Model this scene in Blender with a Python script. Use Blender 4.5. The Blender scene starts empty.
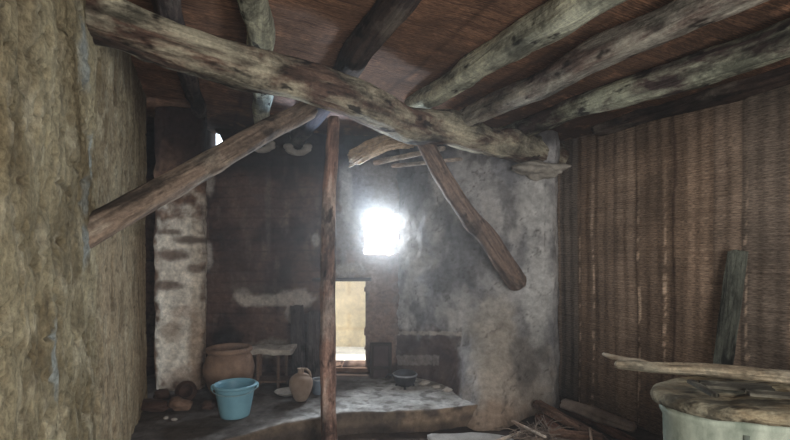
import bpy, bmesh, math, random
from mathutils import Vector, Matrix, noise
random.seed(7)
C = bpy.context.scene.collection
F, CX, HY, CH = 480.0, 395.0, 250.0, 1.5       # camera constants used to survey the room from the photograph
def P(px, py, Y):
    return Vector(((px-CX)/F*Y, Y, CH-(py-HY)/F*Y))
def fbm(x, y, z=0.0, o=4):
    return noise.fractal(Vector((x, y, z)), 1.0, 2.0, o)      # about -1..1
def sst(a, b, x):
    t = max(0.0, min(1.0, (x-a)/(b-a))); return t*t*(3-2*t)
def lerp(a, b, t): return tuple(a[i]+(b[i]-a[i])*t for i in range(3))
def S(r, g, b):                                  # sRGB 0-255 to linear
    f = lambda c: (c/255/12.92) if c/255 <= .04045 else ((c/255+.055)/1.055)**2.4
    return (f(r), f(g), f(b))

# ------------------------------------------------------------------ materials
def newmat(name, rough=.9, spec=.2):
    m = bpy.data.materials.new(name); m.use_nodes = True
    nt = m.node_tree; b = nt.nodes['Principled BSDF']
    b.inputs['Roughness'].default_value = rough
    b.inputs['Specular IOR Level'].default_value = spec
    return m, nt, b
def N(nt, t, **kw):
    n = nt.nodes.new(t)
    for k, v in kw.items():
        if k in n.inputs: n.inputs[k].default_value = v
        else: setattr(n, k, v)
    return n
def coords(nt, kind='Object', scale=(1,1,1), loc=(0,0,0)):
    tc = N(nt, 'ShaderNodeTexCoord'); mp = N(nt, 'ShaderNodeMapping')
    mp.inputs['Scale'].default_value = scale; mp.inputs['Location'].default_value = loc
    nt.links.new(tc.outputs[kind], mp.inputs['Vector']); return mp.outputs['Vector']
def tex(nt, vec, scale, detail=5, rough=.6, dist=0):
    n = N(nt, 'ShaderNodeTexNoise', Scale=scale, Detail=detail, Roughness=rough, Distortion=dist)
    nt.links.new(vec, n.inputs['Vector']); return n.outputs['Fac']
def ramp(nt, fac, stops):
    r = N(nt, 'ShaderNodeValToRGB'); e = r.color_ramp.elements
    while len(e) < len(stops): e.new(.5)
    for i, (p, c) in enumerate(stops):
        e[i].position = p; e[i].color = (c[0], c[1], c[2], 1) if isinstance(c, tuple) else (c, c, c, 1)
    nt.links.new(fac, r.inputs['Fac']); return r.outputs['Color']
def mix(nt, fac, a, b, mode='MIX'):
    m = N(nt, 'ShaderNodeMix', data_type='RGBA', blend_type=mode)
    for s, v in ((0, fac), (6, a), (7, b)):
        if isinstance(v, (float, int)): m.inputs[s].default_value = v
        elif isinstance(v, tuple): m.inputs[s].default_value = (*v, 1)
        else: nt.links.new(v, m.inputs[s])
    return m.outputs[2]
def bump(nt, b, h, strength=.5, dist=.01, prev=None):
    n = N(nt, 'ShaderNodeBump', Strength=strength, Distance=dist)
    nt.links.new(h, n.inputs['Height'])
    if prev: nt.links.new(prev, n.inputs['Normal'])
    nt.links.new(n.outputs['Normal'], b.inputs['Normal']); return n.outputs['Normal']
def col(nt, b, c): nt.links.new(c, b.inputs['Base Color'])

def mat_wall(name, fine=28, lo=.62, hi=1.2, bs=.6, bd=.012, mid=6):
    m, nt, b = newmat(name, .95, .1)
    v = coords(nt)
    at = N(nt, 'ShaderNodeAttribute', attribute_name='Col').outputs['Color']
    n1 = tex(nt, v, fine, 6, .7); n2 = tex(nt, v, mid, 6, .65)
    c = mix(nt, 1.0, at, ramp(nt, n1, [(.28, lo), (.7, hi)]), 'MULTIPLY')
    c = mix(nt, 1.0, c, ramp(nt, n2, [(.3, .7), (.65, 1.12)]), 'MULTIPLY')
    col(nt, b, c)
    p = bump(nt, b, n2, bs, bd*3); bump(nt, b, n1, bs, bd, p)
    return m
def mat_reed(name, c0, c1, pitch=95, paint=True):
    m, nt, b = newmat(name, .8, .15)
    uv = coords(nt, 'UV'); st = coords(nt, 'UV', (2.5, pitch, 1)); st2 = coords(nt, 'UV', (30, 190, 1))
    n1 = tex(nt, st, 1.0, 4, .6, .3); n2 = tex(nt, st2, 1.0, 3, .6); n3 = tex(nt, uv, 3.5, 5, .6)
    w = N(nt, 'ShaderNodeTexWave', Scale=17, Distortion=3.0, Detail=2.0, bands_direction='Y')
    w.inputs['Detail Scale'].default_value = 1.5
    nt.links.new(uv, w.inputs['Vector'])
    c = ramp(nt, n1, [(.22, c0), (.75, c1)])
    c = mix(nt, .85, c, ramp(nt, n2, [(.36, .4), (.62, 1.5)]), 'MULTIPLY')
    c = mix(nt, .8, c, ramp(nt, n3, [(.3, .55), (.7, 1.25)]), 'MULTIPLY')
    if paint:
        at = N(nt, 'ShaderNodeAttribute', attribute_name='Col').outputs['Color']
        c = mix(nt, 1.0, c, at, 'MULTIPLY')
    col(nt, b, c)
    p = bump(nt, b, w.outputs['Color'], .35, .004); bump(nt, b, n1, .6, .006, p)
    return m
def mat_timber(name, dark, midc, pale, cover=.5, seed=0, grain=1.0):
    m, nt, b = newmat(name, .85, .2)
    L = (seed*3.1, seed*1.7, seed)
    v = coords(nt, 'Object', (1, 1, 1), L); g = coords(nt, 'Object', (1.6, 22, 22), L); pv = coords(nt, 'Object', (1.3, 3.2, 3.2), L)
    kn = coords(nt, 'Object', (3.2, 7, 7), L)
    ng = tex(nt, g, 1.3*grain, 6, .65, .6); np_ = tex(nt, pv, 1.6, 6, .62, .4); nf = tex(nt, v, 45, 5, .7); nk = tex(nt, kn, 1.6, 3, .55)
    c = ramp(nt, ng, [(.3, dark), (.62, midc)])
    c = mix(nt, ramp(nt, np_, [(1-cover-.07, 0.0), (1-cover+.07, 1.0)]), c, mix(nt, 1.0, pale, ramp(nt, ng, [(.3, .5), (.6, 1.1)]), 'MULTIPLY'))
    c = mix(nt, 1.0, c, ramp(nt, nf, [(.3, .65), (.65, 1.15)]), 'MULTIPLY')
    c = mix(nt, ramp(nt, nk, [(.61, 0.0), (.68, .9)]), c, tuple(x*.35 for x in dark))
    col(nt, b, c)
    nb = tex(nt, coords(nt, 'Object', (1.1, 2.2, 2.2), (L[0]+9, L[1], L[2])), 2.0, 5, .7, .5)
    c2 = mix(nt, 1.0, c, ramp(nt, nb, [(.38, .26), (.56, 1.15)]), 'MULTIPLY'); col(nt, b, c2)
    p = bump(nt, b, ng, 1.0, .03); bump(nt, b, nf, .7, .008, p)
    return m
def mat_simple(name, c0, c1, scale=12, rough=.8, bs=.3, bd=.005, spec=.3, stretch=(1,1,1)):
    m, nt, b = newmat(name, rough, spec)
    v = coords(nt, 'Object', stretch)
    n1 = tex(nt, v, scale, 6, .65)
    col(nt, b, ramp(nt, n1, [(.3, c0), (.7, c1)])); bump(nt, b, n1, bs, bd)
    return m

# ------------------------------------------------------------------ object helpers
def link(name, verts, faces, mat, parent=None, smooth=True, uvs=None, cols=None):
    me = bpy.data.meshes.new(name); me.from_pydata([tuple(v) for v in verts], [], faces); me.update()
    if smooth:
        me.polygons.foreach_set('use_smooth', [True]*len(me.polygons))
    if uvs:
        l = me.uv_layers.new(name='UVMap'); buf = []
        for lp in me.loops: buf += uvs[lp.vertex_index]
        l.data.foreach_set('uv', buf)
    if cols:
        a = me.color_attributes.new('Col', 'FLOAT_COLOR', 'POINT'); buf = []
        for c in cols: buf += [c[0], c[1], c[2], 1.0]
        a.data.foreach_set('color', buf)
    me.materials.append(mat)
    o = bpy.data.objects.new(name, me); C.objects.link(o)
    if parent: o.parent = parent
    return o
def linkbm(name, bm, mat, parent=None, smooth=True):
    bmesh.ops.recalc_face_normals(bm, faces=bm.faces)
    me = bpy.data.meshes.new(name); bm.to_mesh(me); bm.free()
    if smooth: me.polygons.foreach_set('use_smooth', [True]*len(me.polygons))
    me.materials.append(mat)
    o = bpy.data.objects.new(name, me); C.objects.link(o)
    if parent: o.parent = parent
    return o
def tag(o, label, cat, group=None, kind=None):
    if label: o['label'] = label
    if cat: o['category'] = cat
    if group: o['group'] = group
    if kind: o['kind'] = kind
    return o
def struct(o, label, cat='wall'):
    o['kind'] = 'structure'; o['label'] = label; o['category'] = cat; return o
def empty(name, loc, rz=0):
    o = bpy.data.objects.new(name, None); C.objects.link(o); o.location = loc; o.rotation_euler = (0, 0, rz)
    o.empty_display_size = .1; return o

def grid_wall(name, path, z0, z1, res, mat, disp=None, paint=None, hole=None, thick=0, ztop=None, resz=None):
    """vertical wall following a ground polyline; normal = left of the path direction faces the room"""
    resz = resz or res
    segs = []; tot = 0
    for i in range(len(path)-1):
        a, b = Vector(path[i]), Vector(path[i+1]); L = (b-a).length; segs.append((tot, L, a, b)); tot += L
    nu = int(tot/res)+1; nz = int((z1-z0)/resz)+1
    def at(s):
        for (t0, L, a, b) in segs:
            if s <= t0+L+1e-6 or (t0, L, a, b) == segs[-1]:
                t = (s-t0)/L; return a.lerp(b, t), (b-a).normalized()
    V, UV, CO, FA = [], [], [], []
    for i in range(nu+1):
        s = tot*i/nu; p, d = at(s)
        p1, d1 = at(max(0, s-.12)); p2, d2 = at(min(tot, s+.12))
        p = (p1+p+p2)/3 if len(path) > 2 and .12 < s < tot-.12 else p
        nrm = Vector((d1.y+d2.y, -d1.x-d2.x)).normalized()
        for j in range(nz+1):
            z = z0+(z1-z0)*j/nz
            o = disp(s, z) if disp else 0
            V.append((p.x+nrm.x*o, p.y+nrm.y*o, z)); UV.append((s, z))
            CO.append(paint(p.x, p.y, s, z) if paint else (1, 1, 1))
    for i in range(nu):
        for j in range(nz):
            if hole:
                k = i*(nz+1)+j
                q = [V[k], V[k+nz+1], V[k+nz+2], V[k+1]]
                if hole(sum(v[0] for v in q)/4, sum(v[2] for v in q)/4): continue
            a = i*(nz+1)+j; FA.append((a, a+nz+1, a+nz+2, a+1))
    if thick:                                        # straight walls: outer skin and closed rims
        d = (Vector(path[1])-Vector(path[0])).normalized(); out = Vector((-d.y, d.x)); n = len(V); nf = len(FA)
        base = list(path[0])
        for k in range(n):
            i = k//(nz+1); p, _ = at(tot*i/nu); V.append((p.x+out.x*thick, p.y+out.y*thick, V[k][2])); UV.append(UV[k]); CO.append(CO[k])
        cnt = {}
        for f in FA[:nf]:
            for q in range(4):
                e = (f[q], f[(q+1) % 4]); cnt[e] = cnt.get(e, 0)+1
        for (a, b) in list(cnt):
            if (b, a) not in cnt: FA.append((b, a, a+n, b+n))
        for f in FA[:nf]: FA.append(tuple(q+n for q in f[::-1]))
    return link(name, V, FA, mat, uvs=UV, cols=CO)

def log(name, p0, p1, r0, r1, mat, parent=None, bend=(0, 0), seed=0, flat=1.0, rough=.12, rings=None, seg=20, square=0, knots=3, twist=0):
    """hewn, weathered log along local X from p0 to p1"""
    p0, p1 = Vector(p0), Vector(p1); d = p1-p0; L = d.length
    rings = rings or max(12, int(L/.035)); rnd = random.Random(seed)
    kn = [(rnd.uniform(.08, .92)*L, rnd.uniform(0, 6.28), rnd.uniform(.5, 1)) for _ in range(knots)]
    V, FA = [], []
    for i in range(rings+1):
        t = i/rings; x = t*L; r = r0+(r1-r0)*t
        by = bend[0]*math.sin(math.pi*t)+r*.5*fbm(x*1.1, seed*5.0, 1, 2); bz = bend[1]*math.sin(math.pi*t)+r*.35*fbm(x*1.3, seed*5.0, 9, 2)
        for j in range(seg):
            a = 2*math.pi*j/seg+twist*t
            ca, sa = math.cos(a), math.sin(a)
            k = 1.0
            if square: k = 1+square*(1/max(abs(ca), abs(sa))-1)
            k *= 1+rough*fbm(x*2.2, ca*1.3+seed*3, sa*1.3, 4)*1.2+rough*.7*fbm(x*1.2, ca*5+seed, sa*5, 3)
            for (kx, ka, ks) in kn:
                da = math.atan2(math.sin(a-ka), math.cos(a-ka)); q = ((x-kx)/(r*.8))**2+(da/.6)**2
                k += .28*ks*math.exp(-q)-.35*ks*math.exp(-q*7)
            if i in (0, rings): k *= .82
            V.append((x, by+r*k*ca, bz+r*k*sa*flat))
    for i in range(rings):
        for j in range(seg):
            a = i*seg+j; b = i*seg+(j+1) % seg; FA.append((a, b, b+seg, a+seg))
    for base in (0, rings*seg):
        V.append((sum(V[base+j][0] for j in range(seg))/seg+(.01 if base else -.01), sum(V[base+j][1] for j in range(seg))/seg, sum(V[base+j][2] for j in range(seg))/seg))
        c = len(V)-1
        for j in range(seg):
            f = (base+j, base+(j+1) % seg, c); FA.append(f if base else f[::-1])
    o = link(name, V, FA, mat, parent)
    q = d.to_track_quat('X', 'Z'); o.rotation_mode = 'QUATERNION'; o.rotation_quaternion = q; o.location = p0
    bm = bmesh.new(); bm.from_mesh(o.data); bmesh.ops.recalc_face_normals(bm, faces=bm.faces); bm.to_mesh(o.data); bm.free()
    return o
def lathe(name, prof, mat, parent=None, seg=40, wob=0.0, seed=0, loc=(0, 0, 0), rot=None):
    V, FA = [], []
    for i, (r, z) in enumerate(prof):
        for j in range(seg):
            a = 2*math.pi*j/seg; k = 1+wob*fbm(math.cos(a)+seed, math.sin(a), z*6, 3)
            V.append((r*k*math.cos(a), r*k*math.sin(a), z))
    for i in range(len(prof)-1):
        for j in range(seg):
            a = i*seg+j; b = i*seg+(j+1) % seg; FA.append((a, b, b+seg, a+seg))
    if prof[0][0] > 1e-4 and prof[0] != prof[-1]: FA.append(tuple(range(seg))[::-1])
    o = link(name, V, FA, mat, parent); o.location = loc
    if rot: o.rotation_euler = rot
    return o
def smooth_prof(pts, n=5):
    out = []
    for i in range(len(pts)-1):
        a = pts[max(0, i-1)]; b = pts[i]; c = pts[i+1]; d = pts[min(len(pts)-1, i+2)]
        for k in range(n):
            t = k/n
            out.append(tuple(.5*(2*b[q]+(c[q]-a[q])*t+(2*a[q]-5*b[q]+4*c[q]-d[q])*t*t+(3*b[q]-a[q]-3*c[q]+d[q])*t**3) for q in (0, 1)))
    out.append(pts[-1]); return out
def rock(name, loc, size, mat, seed=0, sub=4, amp=.35, parent=None, boxy=.0, rz=0, floor=None):
    bm = bmesh.new(); bmesh.ops.create_icosphere(bm, subdivisions=sub, radius=1)
    for v in bm.verts:
        c = v.co.copy(); k = 1+amp*fbm(c.x*1.1+seed*7, c.y*1.1, c.z*1.1, 4)
        if boxy:
            mx = max(abs(c.x), abs(c.y), abs(c.z)); k *= 1+boxy*(1/mx-1)
        v.co = Vector((c.x*size[0]*k, c.y*size[1]*k, c.z*size[2]*k))
        if floor is not None: v.co.z = max(v.co.z, floor)
    o = linkbm(name, bm, mat, parent); o.location = loc; o.rotation_euler = (0, 0, rz); return o
def board(name, p0, p1, w, t, mat, parent=None, up=(0, 0, 1), seed=0, jag=.0, nseg=24, taper=1.0, warp=.0, cross=6):
    """sawn plank from p0 to p1; w across, t thick along 'up'; broken (jagged) ends"""
    p0, p1 = Vector(p0), Vector(p1); X = (p1-p0); L = X.length; X.normalize()
    Y = Vector(up).cross(X).normalized(); Z = X.cross(Y).normalized()
    V, FA = [], []; cr = cross
    for i in range(nseg+1):
        tt = i/nseg
        for side in (0, 1):
            for k in range(cr+1):
                f = k/cr-.5
                x = tt*L
                if jag:
                    if i == 0: x += jag*abs(fbm(f*7+seed, 1, 0, 3))*1.5
                    if i == nseg: x -= jag*abs(fbm(f*7+seed, 5, 0, 3))*1.5
                ww = w*(1+(taper-1)*tt)*(1+.12*fbm(x*3, seed*3+f*.5, 3, 3))
                y = f*ww+warp*fbm(x*.9, seed, 0, 2); z = (t/2 if side else -t/2)+.12*t*fbm(x*8, f*8, seed, 3)+warp*fbm(x*1.1, seed, 6, 2)
                if k in (0, cr): z *= .75
                V.append((x, y, z))
    n = cr+1; row = 2*n
    for i in range(nseg):
        for k in range(cr):
            a = i*row+k
            FA.append((a, a+row, a+row+1, a+1)); a += n; FA.append((a, a+1, a+row+1, a+row))
        for k in (0, cr):
            a = i*row+k; FA.append((a, a+n, a+n+row, a+row) if k == 0 else (a, a+row, a+row+n, a+n))
    for i in (0, nseg):
        for k in range(cr):
            a = i*row+k; FA.append((a, a+1, a+1+n, a+n) if i == 0 else (a, a+n, a+1+n, a+1))
    o = link(name, V, FA, mat, parent, smooth=False)
    o.rotation_mode = 'QUATERNION'; o.rotation_quaternion = Matrix((X, Y, Z)).transposed().to_quaternion(); o.location = p0
    bm = bmesh.new(); bm.from_mesh(o.data); bmesh.ops.recalc_face_normals(bm, faces=bm.faces); bm.to_mesh(o.data); bm.free()
    return o
def tube_bm(bm, pts, r, seg=8):
    rings = []
    for i, p in enumerate(pts):
        p = Vector(p); d = (Vector(pts[min(i+1, len(pts)-1)])-Vector(pts[max(i-1, 0)])).normalized()
        a = d.orthogonal().normalized() if i == 0 else (a-d*a.dot(d)).normalized(); b = d.cross(a)
        rr = r[i] if isinstance(r, (list, tuple)) else r
        rings.append([bm.verts.new(p+a*rr*math.cos(2*math.pi*k/seg)+b*rr*math.sin(2*math.pi*k/seg)) for k in range(seg)])
    for i in range(len(rings)-1):
        for k in range(seg): bm.faces.new((rings[i][k], rings[i][(k+1) % seg], rings[i+1][(k+1) % seg], rings[i+1][k]))
    bm.faces.new(rings[0]); bm.faces.new(rings[-1][::-1])

# ------------------------------------------------------------------ room frame
U = Vector((-.37, .93)); ND = Vector((.93, .37))          # long axis of the room (left and reed walls) and across it
def DA(d, a):  return ND*d+U*a                             # metres across, metres along -> ground point
def ceilz(d): return 2.92-(d+.47)*.064
LW = -.47; RW = 3.40

# patches: list of (cx, cz, rx, rz, colour, strength, softness)
def patchy(base, patches, s, z, seed, nf=7.0, na=.35):
    c = base; n = fbm(s*nf, z*nf, seed, 4)
    for (cx, cz, rx, rz, pc, st, so) in patches:
        q = max(abs(s-cx)/rx, abs(z-cz)/rz) if so < 0 else math.hypot((s-cx)/rx, (z-cz)/rz)
        q += na*n
        w = 1-sst(1-abs(so), 1+abs(so), q)
        if w > 0: c = lerp(c, pc, w*st)
    return c
def pp(px, py, rpx, rpy, Y, colr, st=1, so=.2):             # a patch measured on a wall at distance Y
    p = P(px, py, Y); return (p.x, p.z, rpx/F*Y, rpy/F*Y, colr, st, so)

# ------------------------------------------------------------------ left mud wall
mud = mat_wall('mud_plaster', 48, .5, 1.25, 1.0, .010, 13)
def left_disp(s, z):
    Y = .15+s*.93
    rough = 1-.6*sst(2.2, 2.6, Y)
    o = .03*fbm(s*1.2, z*1.0, 2, 4)*rough+.018*rough*fbm(s*9, z*3.4, 5, 5)
    r = abs(fbm(s*4.0, z*6.5, 11, 4)); o -= .024*rough*(1-sst(0, .07, r))
    r2 = abs(fbm(s*13, z*17, 21, 3)); o -= .007*rough*(1-sst(0, .16, r2))
    if z > 1.9: o -= .07*math.exp(-((Y-1.34-.03*fbm(z*4, 0, 0))/.045)**2)*sst(1.9, 2.05, z)
    o += .008*(1-sst(2.05, 2.25, Y+.07*fbm(z*2, 3, 3, 4)))            # the thick rough coat ends in a ragged lip
    o -= .02*math.exp(-((Y-2.75-.08*fbm(z*2, 7, 0))/.03)**2)
    return o
Ta, Tb, Tc = S(176, 165, 134), S(140, 128, 100), S(186, 166, 136)
def left_paint(x, y, s, z):
    Y = y
    c = lerp(Ta, Tb, sst(-.3, .4, fbm(s*2.2, z*1.6, 4, 4)))
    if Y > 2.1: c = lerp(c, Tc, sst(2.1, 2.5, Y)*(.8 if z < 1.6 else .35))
    c = lerp(c, S(108, 92, 66), .55*sst(.1, .5, fbm(s*6, z*2, 8, 4)))
    r = abs(fbm(s*4.0, z*6.5, 11, 4)); c = lerp(c, S(70, 54, 38), .65*(1-sst(0, .05, r)))
    c = lerp(c, S(206, 196, 168), .5*sst(.15, .5, fbm(s*10, z*6, 61, 5)))
    gg = abs(fbm(s*7, z*.9, 71, 4)); c = lerp(c, S(72, 58, 44), .45*(1-sst(0, .05, gg)))
    r2 = abs(fbm(s*13, z*17, 21, 3)); c = lerp(c, S(95, 78, 54), .3*(1-sst(0, .14, r2)))
    for (Yc, zc, ry, rz) in ((2.0, 2.33, .09, .15), (2.06, 1.52, .07, .1), (1.58, 1.13, .06, .16), (2.13, 1.9, .05, .12), (2.05, 1.74, .05, .1)):
        q = math.hypot((Y-Yc)/ry, (z-zc)/rz)+.5*fbm(s*9, z*7, 2, 4)
        c = lerp(c, S(165, 172, 168), .75*(1-sst(.6, 1.1, q)))
    if z > 1.9: c = lerp(c, S(45, 32, 30), .9*math.exp(-((Y-1.34)/.055)**2)*sst(1.9, 2.1, z))
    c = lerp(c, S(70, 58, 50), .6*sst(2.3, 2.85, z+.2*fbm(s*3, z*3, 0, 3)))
    return c
def on_left(Y): return Vector((-.504-.4*Y, Y))
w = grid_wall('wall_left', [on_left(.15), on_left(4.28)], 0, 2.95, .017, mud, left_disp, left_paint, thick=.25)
struct(w, 'rough tan mud plastered wall on the left, crumbling and straw flecked')

# ------------------------------------------------------------------ reed wall (right)
reedw = mat_reed('reed_wall_mat', S(112, 93, 80), S(176, 155, 136), 95)
p_far = DA(RW, 4.12); p_near = DA(RW, -1.2)
rr = random.Random(3)
bands = []; s_ = 0
while s_ < 5.8:
    wd = rr.uniform(.13, .30); k = rr.uniform(.78, 1.22)
    bands.append((s_, s_+wd, k, rr.uniform(-.08, .09), rr.random() < .7)); s_ += wd
def reed_paint(x, y, s, z):
    k = 1; warm = 0; st = 0
    for (a, b, kk, ww, stitch) in bands:
        if a <= s < b:
            k, warm = kk, ww
            e = s-a+.008*fbm(z*3, a, 0, 2)
            if e < .016: k *= .8
            if stitch and .02 < e < .043 and fbm(z*13, a*3, 0, 4) > .0: st = 1
            break
    k *= 1+.2*fbm(s*1.6, z*1.2, 3, 4)
    c = (k*(1+warm), k, k*(1-warm))
    if st: c = lerp(c, (3.4, 3.5, 3.5), .6*sst(.6, 2.2, 3.2-z))
    if abs(s-1.45+.01*math.sin(z*5)) < .012: c = lerp(c, (.35, .3, .3), .8)
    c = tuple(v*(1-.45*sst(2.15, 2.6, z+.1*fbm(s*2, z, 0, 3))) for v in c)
    if z < .8: c = lerp(c, (.3, .24, .23), .8*(1-sst(.15, .8, z+.15*fbm(s*4, z*4, 0)))*sst(1.0, 1.8, s))  # shade under the plank painted into the foot of the matting
    return c
def reed_disp(s, z): return .022*fbm(s*1.3, z*.8, 6, 3)+.006*fbm(s*9, z*2, 1, 3)+.004*math.sin(s*2*math.pi/.11)
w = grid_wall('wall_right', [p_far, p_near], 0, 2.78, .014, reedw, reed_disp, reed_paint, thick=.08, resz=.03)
struct(w, 'right wall lined with brown woven reed matting in vertical strips')

# ------------------------------------------------------------------ ceiling of reed mats
reedc = mat_reed('reed_ceiling_mat', S(58, 40, 36), S(154, 116, 90), 75)
V, UV, CO, FA = [], [], [], []
a0, a1 = -1.6, 6.3; d0, d1 = LW-.25, RW+.15; na = 260; nd = 130
for i in range(nd+1):
    d = d0+(d1-d0)*i/nd
    for j in range(na+1):
        a = a0+(a1-a0)*j/na; p = DA(d, a)
        V.append((p.x, p.y, ceilz(d)+.018*fbm(d*2.5, a*1.5, 0, 4)+.006*fbm(d*4, a*14, 3, 2))); UV.append((d, a))
        k = 1+.3*fbm(d*1.5, a*1.5, 8, 4)
        k *= 1-.5*sst(1.9, 2.9, d)                               # shade painted in: mats darken toward the dim right side
        if abs(math.fmod(d+10, .21)) < .012: k *= .6
        c = (k, k, k)
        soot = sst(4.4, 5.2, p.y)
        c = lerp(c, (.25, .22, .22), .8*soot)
        if fbm(d*14, a*6, 4, 3) > .42: c = lerp(c, (2.2, 2.1, 2.0), .4)
        CO.append(c)
for i in range(nd):
    for j in range(na):
        a = i*(na+1)+j
        if V[a][1] > 5.42: continue
        FA.append((a, a+1, a+na+2, a+na+1))
w = link('ceiling', V, FA, reedc, uvs=UV, cols=CO)
md = w.modifiers.new('t', 'SOLIDIFY'); md.thickness = .06; md.offset = 1
struct(w, 'ceiling of brown reed mats laid over the joists', 'ceiling')

# ------------------------------------------------------------------ back wall with doorway, window and gap
plaster = mat_wall('sooty_plaster', 26, .55, 1.3, .6, .01, 8)
BY = 5.2
def wx(px): return (px-CX)/F*BY
def wz(py): return CH-(py-HY)/F*BY
dk = S(104, 80, 70)
bp = [
 pp(369, 230, 30, 120, BY, S(140, 134, 132), .9, -.15), pp(372, 310, 24, 70, BY, S(132, 108, 96), .85, -.25),
 pp(270, 300, 36, 6, BY, S(196, 188, 178), .9, .3), pp(296, 298, 18, 9, BY, S(200, 190, 182), .9, .3), pp(244, 297, 10, 9, BY, S(200, 190, 180), .9, .3), pp(292, 312, 6, 12, BY, S(190, 180, 172), .9, .3),
 pp(210, 182, 5, 12, BY, S(200, 190, 180), .8, .4), pp(208, 255, 5, 14, BY, S(200, 192, 184), .8, .4), pp(212, 150, 7, 10, BY, S(190, 170, 150), .8, .4),
 pp(346, 190, 6, 28, BY, S(190, 188, 186), .85, .3), pp(316, 240, 4, 6, BY, S(200, 194, 186), .6, .3), pp(268, 195, 3, 60, BY, S(120, 104, 96), .6, .5),
 pp(262, 330, 25, 20, BY, S(120, 92, 78), .5, .3), pp(270, 348, 24, 8, BY, S(190, 180, 168), .8, .4), pp(330, 322, 8, 8, BY, S(190, 180, 172), .7, .4),
 pp(227, 337, 15, 10, BY, S(34, 26, 26), .8, .3), pp(238, 262, 20, 18, BY, S(60, 48, 46), .5, .5), pp(258, 290, 30, 6, BY, S(100, 90, 84), .5, .5),
 pp(372, 280, 5, 20, BY, S(172, 150, 136), .5, .4), pp(350, 270, 18, 6, BY, S(176, 170, 160), .6, .4),
]
def back_paint(x, y, s, z):
    c = lerp(dk, S(70, 52, 48), sst(-.2, .3, fbm(x*2.2, z*2.2, 3, 4)))
    c = lerp(c, S(128, 108, 96), .5*sst(.1, .5, fbm(x*9, z*3, 13, 4)))
    crs = abs(math.fmod(z+5+.02*fbm(x*3, z*3, 0, 3), .115)-.0575)/.0575
    c = lerp(c, S(42, 34, 34), .45*(1-sst(0, .25, crs)))
    c = patchy(c, bp, x, z, 2.0)
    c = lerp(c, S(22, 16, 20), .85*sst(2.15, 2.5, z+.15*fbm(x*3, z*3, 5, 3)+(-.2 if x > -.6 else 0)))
    return c
def back_disp(s, z):
    crs = abs(math.fmod(z+5+.02*fbm(s*3, z*3, 0, 3), .115)-.0575)/.0575
    return .022*fbm(s*2, z*2, 3, 4)+.012*fbm(s*9, z*9, 1, 4)-.009*(1-sst(0, .3, crs))
def rect(px0, py0, px1, py1): return (wx(px0), wz(py1), wx(px1), wz(py0))
win = rect(364, 213, 399, 254); dor = rect(322, 281, 365, 367)
def back_hole(x, z):
    e = .018*fbm(x*9, z*9, 0, 3)
    if win[0]+e < x < win[2]+e and win[1]+e*1.5 < z < win[3]+e: return True
    if dor[0]+e*.6 < x < dor[2]+e*.7 and dor[1]+e*.3 < z < dor[3]: return True
    gx, gz = (x-wx(205))/(wx(224)-wx(205)), (z-wz(152))/(wz(122)-wz(152))
    return 0 < gx < 1 and 0 < gz < 1.3-gx*1.0+e*6 and gz > gx*.25
BX = .1
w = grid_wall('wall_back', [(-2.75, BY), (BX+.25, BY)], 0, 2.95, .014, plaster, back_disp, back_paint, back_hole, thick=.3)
struct(w, 'dark sooty back wall with patches of pale plaster, doorway and bright window hole')

# ------------------------------------------------------------------ pier between mud wall and back wall
pierm = mat_wall('pier_plaster', 22, .5, 1.3, .7, .01, 9)
PY = 4.52
pts_p = [
 pp(180, 300, 24, 90, PY, S(226, 216, 200), .9, -.25), pp(178, 345, 24, 40, PY, S(232, 222, 206), .8, -.3),
 pp(172, 255, 16, 6, PY, S(88, 64, 52), .85, .4), pp(190, 240, 18, 4, PY, S(80, 58, 48), .85, .4), pp(166, 285, 14, 5, PY, S(88, 66, 54), .85, .4), pp(168, 232, 14, 3, PY, S(80, 58, 48), .8, .4), pp(195, 268, 10, 4, PY, S(96, 72, 58), .8, .4),
 pp(172, 330, 12, 10, PY, S(128, 104, 84), .65, .5), pp(196, 345, 7, 40, PY, S(150, 118, 92), .6, .5), pp(184, 312, 14, 6, PY, S(150, 126, 108), .6, .5), pp(186, 380, 22, 14, PY, S(126, 96, 76), .6, .5),
]
def pier_paint(x, y, s, z):
    c = lerp(S(130, 102, 84), S(104, 80, 68), sst(-.3, .3, fbm(x*6, z*3, 3, 4)))
    c = lerp(c, S(90, 66, 56), .4*sst(.1, .5, fbm(x*4, z*16, 9, 3)))
    c = patchy(c, pts_p, x, z, 4.0, 9, .4)
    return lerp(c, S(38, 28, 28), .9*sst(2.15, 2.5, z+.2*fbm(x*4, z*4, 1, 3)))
def pier_disp(s, z): return .02*fbm(s*3, z*3, 31, 4)+.012*fbm(s*10, z*10, 3, 4)
xl, xr = P(149, 0, PY).x, P(205, 0, PY).x
w = grid_wall('wall_pier', [(xl-.02, BY), (xl, PY), (xr, PY), (-2.05, BY)], 0, 2.93, .016, pierm, pier_disp, pier_paint)
struct(w, 'stone pier with flaking whitewash between the mud wall and the sooty wall')

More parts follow.
